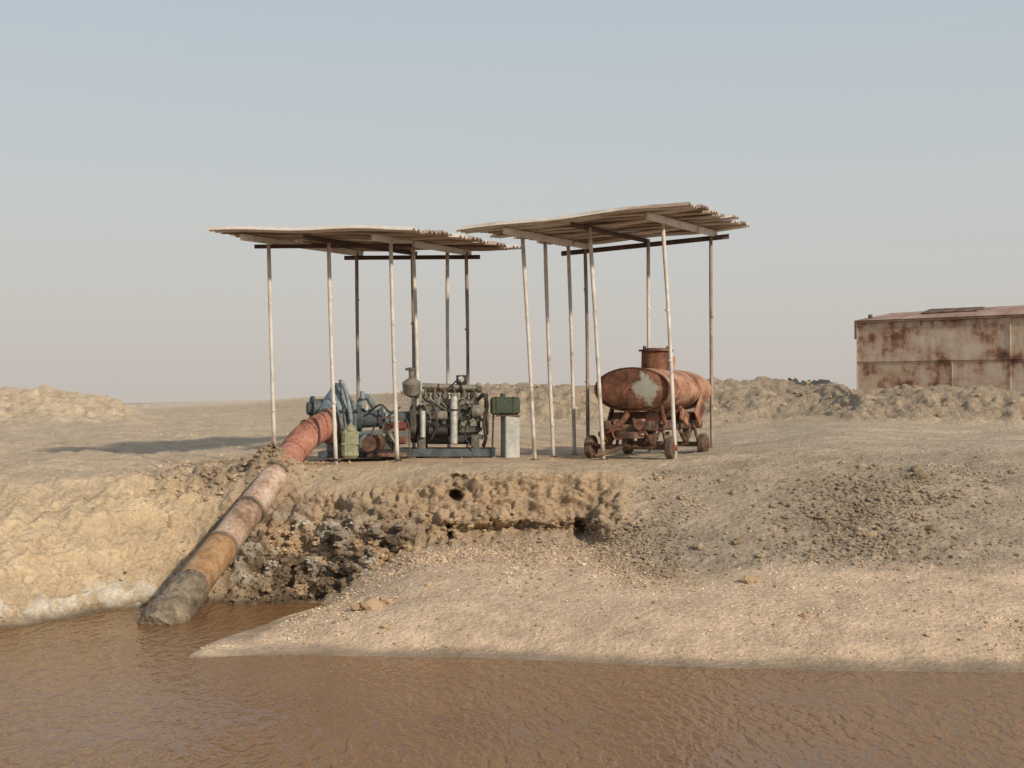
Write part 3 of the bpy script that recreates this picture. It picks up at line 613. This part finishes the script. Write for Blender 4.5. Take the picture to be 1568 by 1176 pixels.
for k in range(8): B.box('fittings',M['enginel'],(random.uniform(-2.15,-1.75),22.42,random.uniform(2.0,2.35)),(.05,.04,.05),0,(0,random.uniform(-.6,.6)),.006)
B.finish()

B=Builder('jerry_can',(-2.56,22.5,1.87))
B.box('body',M['canvas'],(-2.56,22.5,2.10),(.27,.2,.46),.15,bev=.05)
B.loft('shoulder',M['canvas'],(-2.56,22.5,2.31),(0,0,1),[(0,.10),(.05,.07),(.07,.045),(.10,.045)],18)
B.tube('handle',M['canvas'],[(-2.65,22.5,2.30),(-2.63,22.5,2.37),(-2.56,22.5,2.39),(-2.49,22.5,2.37),(-2.47,22.5,2.30)],.013,8)
B.box('rib',M['canvas'],(-2.56,22.5,2.10),(.28,.21,.03),.15,bev=.008)
B.finish()

# ------------------------------------------------------------ rusty shed
m,nt,b=new_mat('rusted_cream_wall'); N=nt.nodes;L=nt.links
tc=N.new('ShaderNodeTexCoord')
def nn(scale,st,det=8,rough=.65):
    mp=N.new('ShaderNodeMapping'); mp.inputs['Scale'].default_value=st; L.new(tc.outputs['Object'],mp.inputs['Vector'])
    n=N.new('ShaderNodeTexNoise'); n.inputs['Scale'].default_value=scale; n.inputs['Detail'].default_value=det; n.inputs['Roughness'].default_value=rough; L.new(mp.outputs[0],n.inputs['Vector']); return n
A=nn(1.2,(1,1,1.3)); S2=nn(3,(2.0,2.0,.6))
ad=N.new('ShaderNodeMath'); ad.operation='MULTIPLY_ADD'; L.new(S2.outputs['Fac'],ad.inputs[0]); ad.inputs[1].default_value=.4; L.new(A.outputs['Fac'],ad.inputs[2])
r=N.new('ShaderNodeValToRGB'); L.new(ad.outputs[0],r.inputs['Fac'])
for i,(p,c) in enumerate([(.56,(.12,.055,.035)),(.63,(.27,.14,.09)),(.70,(.44,.31,.22)),(.84,(.54,.45,.35))]):
    if i>1: r.color_ramp.elements.new(p)
    r.color_ramp.elements[i].position=p; r.color_ramp.elements[i].color=(*c,1)
L.new(r.outputs[0],b.inputs['Base Color']); b.inputs['Roughness'].default_value=.8
bp=N.new('ShaderNodeBump'); bp.inputs['Strength'].default_value=.4; bp.inputs['Distance'].default_value=.03; L.new(A.outputs['Fac'],bp.inputs['Height']); L.new(bp.outputs[0],b.inputs['Normal'])
M['shed']=m
M['shedroof']=mat_mottled('rusted_red_roof',[(.20,.10,.07),(.36,.22,.16),(.44,.32,.25)],1.5,.8)
B=Builder('rusty_shed',(9.8,32.6,2.9))
fd=Vector((.766,-.643,0)).normalized(); bd=Vector((.643,.766,0)).normalized(); o=Vector((8.0,33.0,0)); rt=math.atan2(fd.y,fd.x)
def sp(l,d,z): q=o+fd*l+bd*d; return Vector((q.x,q.y,z))
LL=5.2; DD=2.6
B.box('lower_wall',M['shed'],sp(LL/2,DD/2,3.20),(LL,DD,.95),rt,bev=.01)
B.box('upper_wall',M['shed'],sp(LL/2,DD/2,4.155),(LL-.02,DD-.02,.94),rt,bev=.01)
B.box('mid_seam',M['shed'],sp(LL/2,-.012,3.68),(LL,.03,.02),rt,bev=.004)
B.box('top_rail',M['shedroof'],sp(LL/2,-.02,4.60),(LL+.06,.06,.05),rt,bev=.008)
for l in (.02,3.6): B.box('vertical_seams',M['shed'],sp(l,-.004,3.68),(.03,.02,1.85),rt,bev=.004)
B.box('vertical_seams',M['shed'],sp(2.3,-.004,3.2),(.03,.02,.9),rt,bev=.004)
bmx=B.bm('roof',M['shedroof'])
vz=[bmx.verts.new(sp(l,d,z)) for l,d,z in [(-.05,-.07,4.63),(LL+.05,-.07,4.63),(LL+.05,DD/2,4.95),(.25,DD/2,4.86),(LL+.05,DD+.07,4.63),(-.05,DD+.07,4.63)]]
bmx.faces.new((vz[0],vz[1],vz[2],vz[3])); bmx.faces.new((vz[3],vz[2],vz[4],vz[5])); bmx.faces.new((vz[0],vz[3],vz[5])); bmx.faces.new((vz[1],vz[4],vz[2]))
B.box('roof_hatch',M['rustdark'],sp(2.0,.75,4.83),(1.3,.5,.035),rt,(.22,0))
B.cyl('vent_stub',M['rustdark'],sp(.2,.3,4.65),sp(.2,.3,4.78),.05)
B.cyl('lifting_lug',M['rustdark'],sp(.0,-.06,4.2),sp(.0,-.06,4.62),.025)
B.box('skid',M['rustdark'],sp(LL/2,.05,2.78),(LL,.12,.12),rt)
B.finish()

# ------------------------------------------------------------ light, sky
daz=Vector((-.65,.76,0)).normalized(); el=math.radians(27)
dirv=Vector((daz.x*math.cos(el),daz.y*math.cos(el),-math.sin(el)))
sl=bpy.data.lights.new('sun','SUN'); sl.energy=3.9; sl.angle=math.radians(2.5); sl.color=(1,.87,.70)
so=bpy.data.objects.new('sun',sl); so.rotation_euler=dirv.to_track_quat('-Z','Y').to_euler(); so.location=(12,-10,14); scene.collection.objects.link(so)
W=bpy.data.worlds.new('World'); scene.world=W; W.use_nodes=True; nt=W.node_tree;N=nt.nodes;L=nt.links; bg=N['Background']; bg.inputs['Strength'].default_value=.1
sk=N.new('ShaderNodeTexSky'); sk.sky_type='NISHITA'; sk.sun_disc=False; sk.sun_elevation=el; sk.sun_rotation=math.atan2(.65,-.76); sk.dust_density=4; sk.air_density=1.2
tc=N.new('ShaderNodeTexCoord'); sx=N.new('ShaderNodeSeparateXYZ'); L.new(tc.outputs['Generated'],sx.inputs[0])
mxm=N.new('ShaderNodeMath'); mxm.operation='MAXIMUM'; mxm.inputs[1].default_value=.01; L.new(sx.outputs['Z'],mxm.inputs[0])
cx=N.new('ShaderNodeCombineXYZ'); L.new(sx.outputs['X'],cx.inputs[0]); L.new(sx.outputs['Y'],cx.inputs[1]); L.new(mxm.outputs[0],cx.inputs[2]); L.new(cx.outputs[0],sk.inputs['Vector'])
rp=N.new('ShaderNodeValToRGB'); L.new(sx.outputs['Z'],rp.inputs['Fac'])
for i,(p,c) in enumerate([(0,(.63,.575,.52)),(.06,(.63,.60,.565)),(.14,(.60,.62,.615)),(.28,(.51,.585,.64)),(.8,(.42,.50,.6))]):
    if i>1: rp.color_ramp.elements.new(p)
    rp.color_ramp.elements[i].position=p; rp.color_ramp.elements[i].color=(*c,1)
sc=N.new('ShaderNodeVectorMath'); sc.operation='SCALE'; sc.inputs['Scale'].default_value=10; L.new(rp.outputs[0],sc.inputs[0])
mc=N.new('ShaderNodeMix'); mc.data_type='RGBA'; mc.inputs['Factor'].default_value=.85; L.new(sk.outputs[0],mc.inputs['A']); L.new(sc.outputs[0],mc.inputs['B']); L.new(mc.outputs['Result'],bg.inputs['Color'])

cam=bpy.data.cameras.new('camera'); cam.lens=50; cam.sensor_width=36; cam.clip_end=8000
co=bpy.data.objects.new('camera',cam); co.location=(0,0,EYE); co.rotation_euler=(math.radians(90)+math.atan(24/FOC),0,0); scene.collection.objects.link(co); scene.camera=co
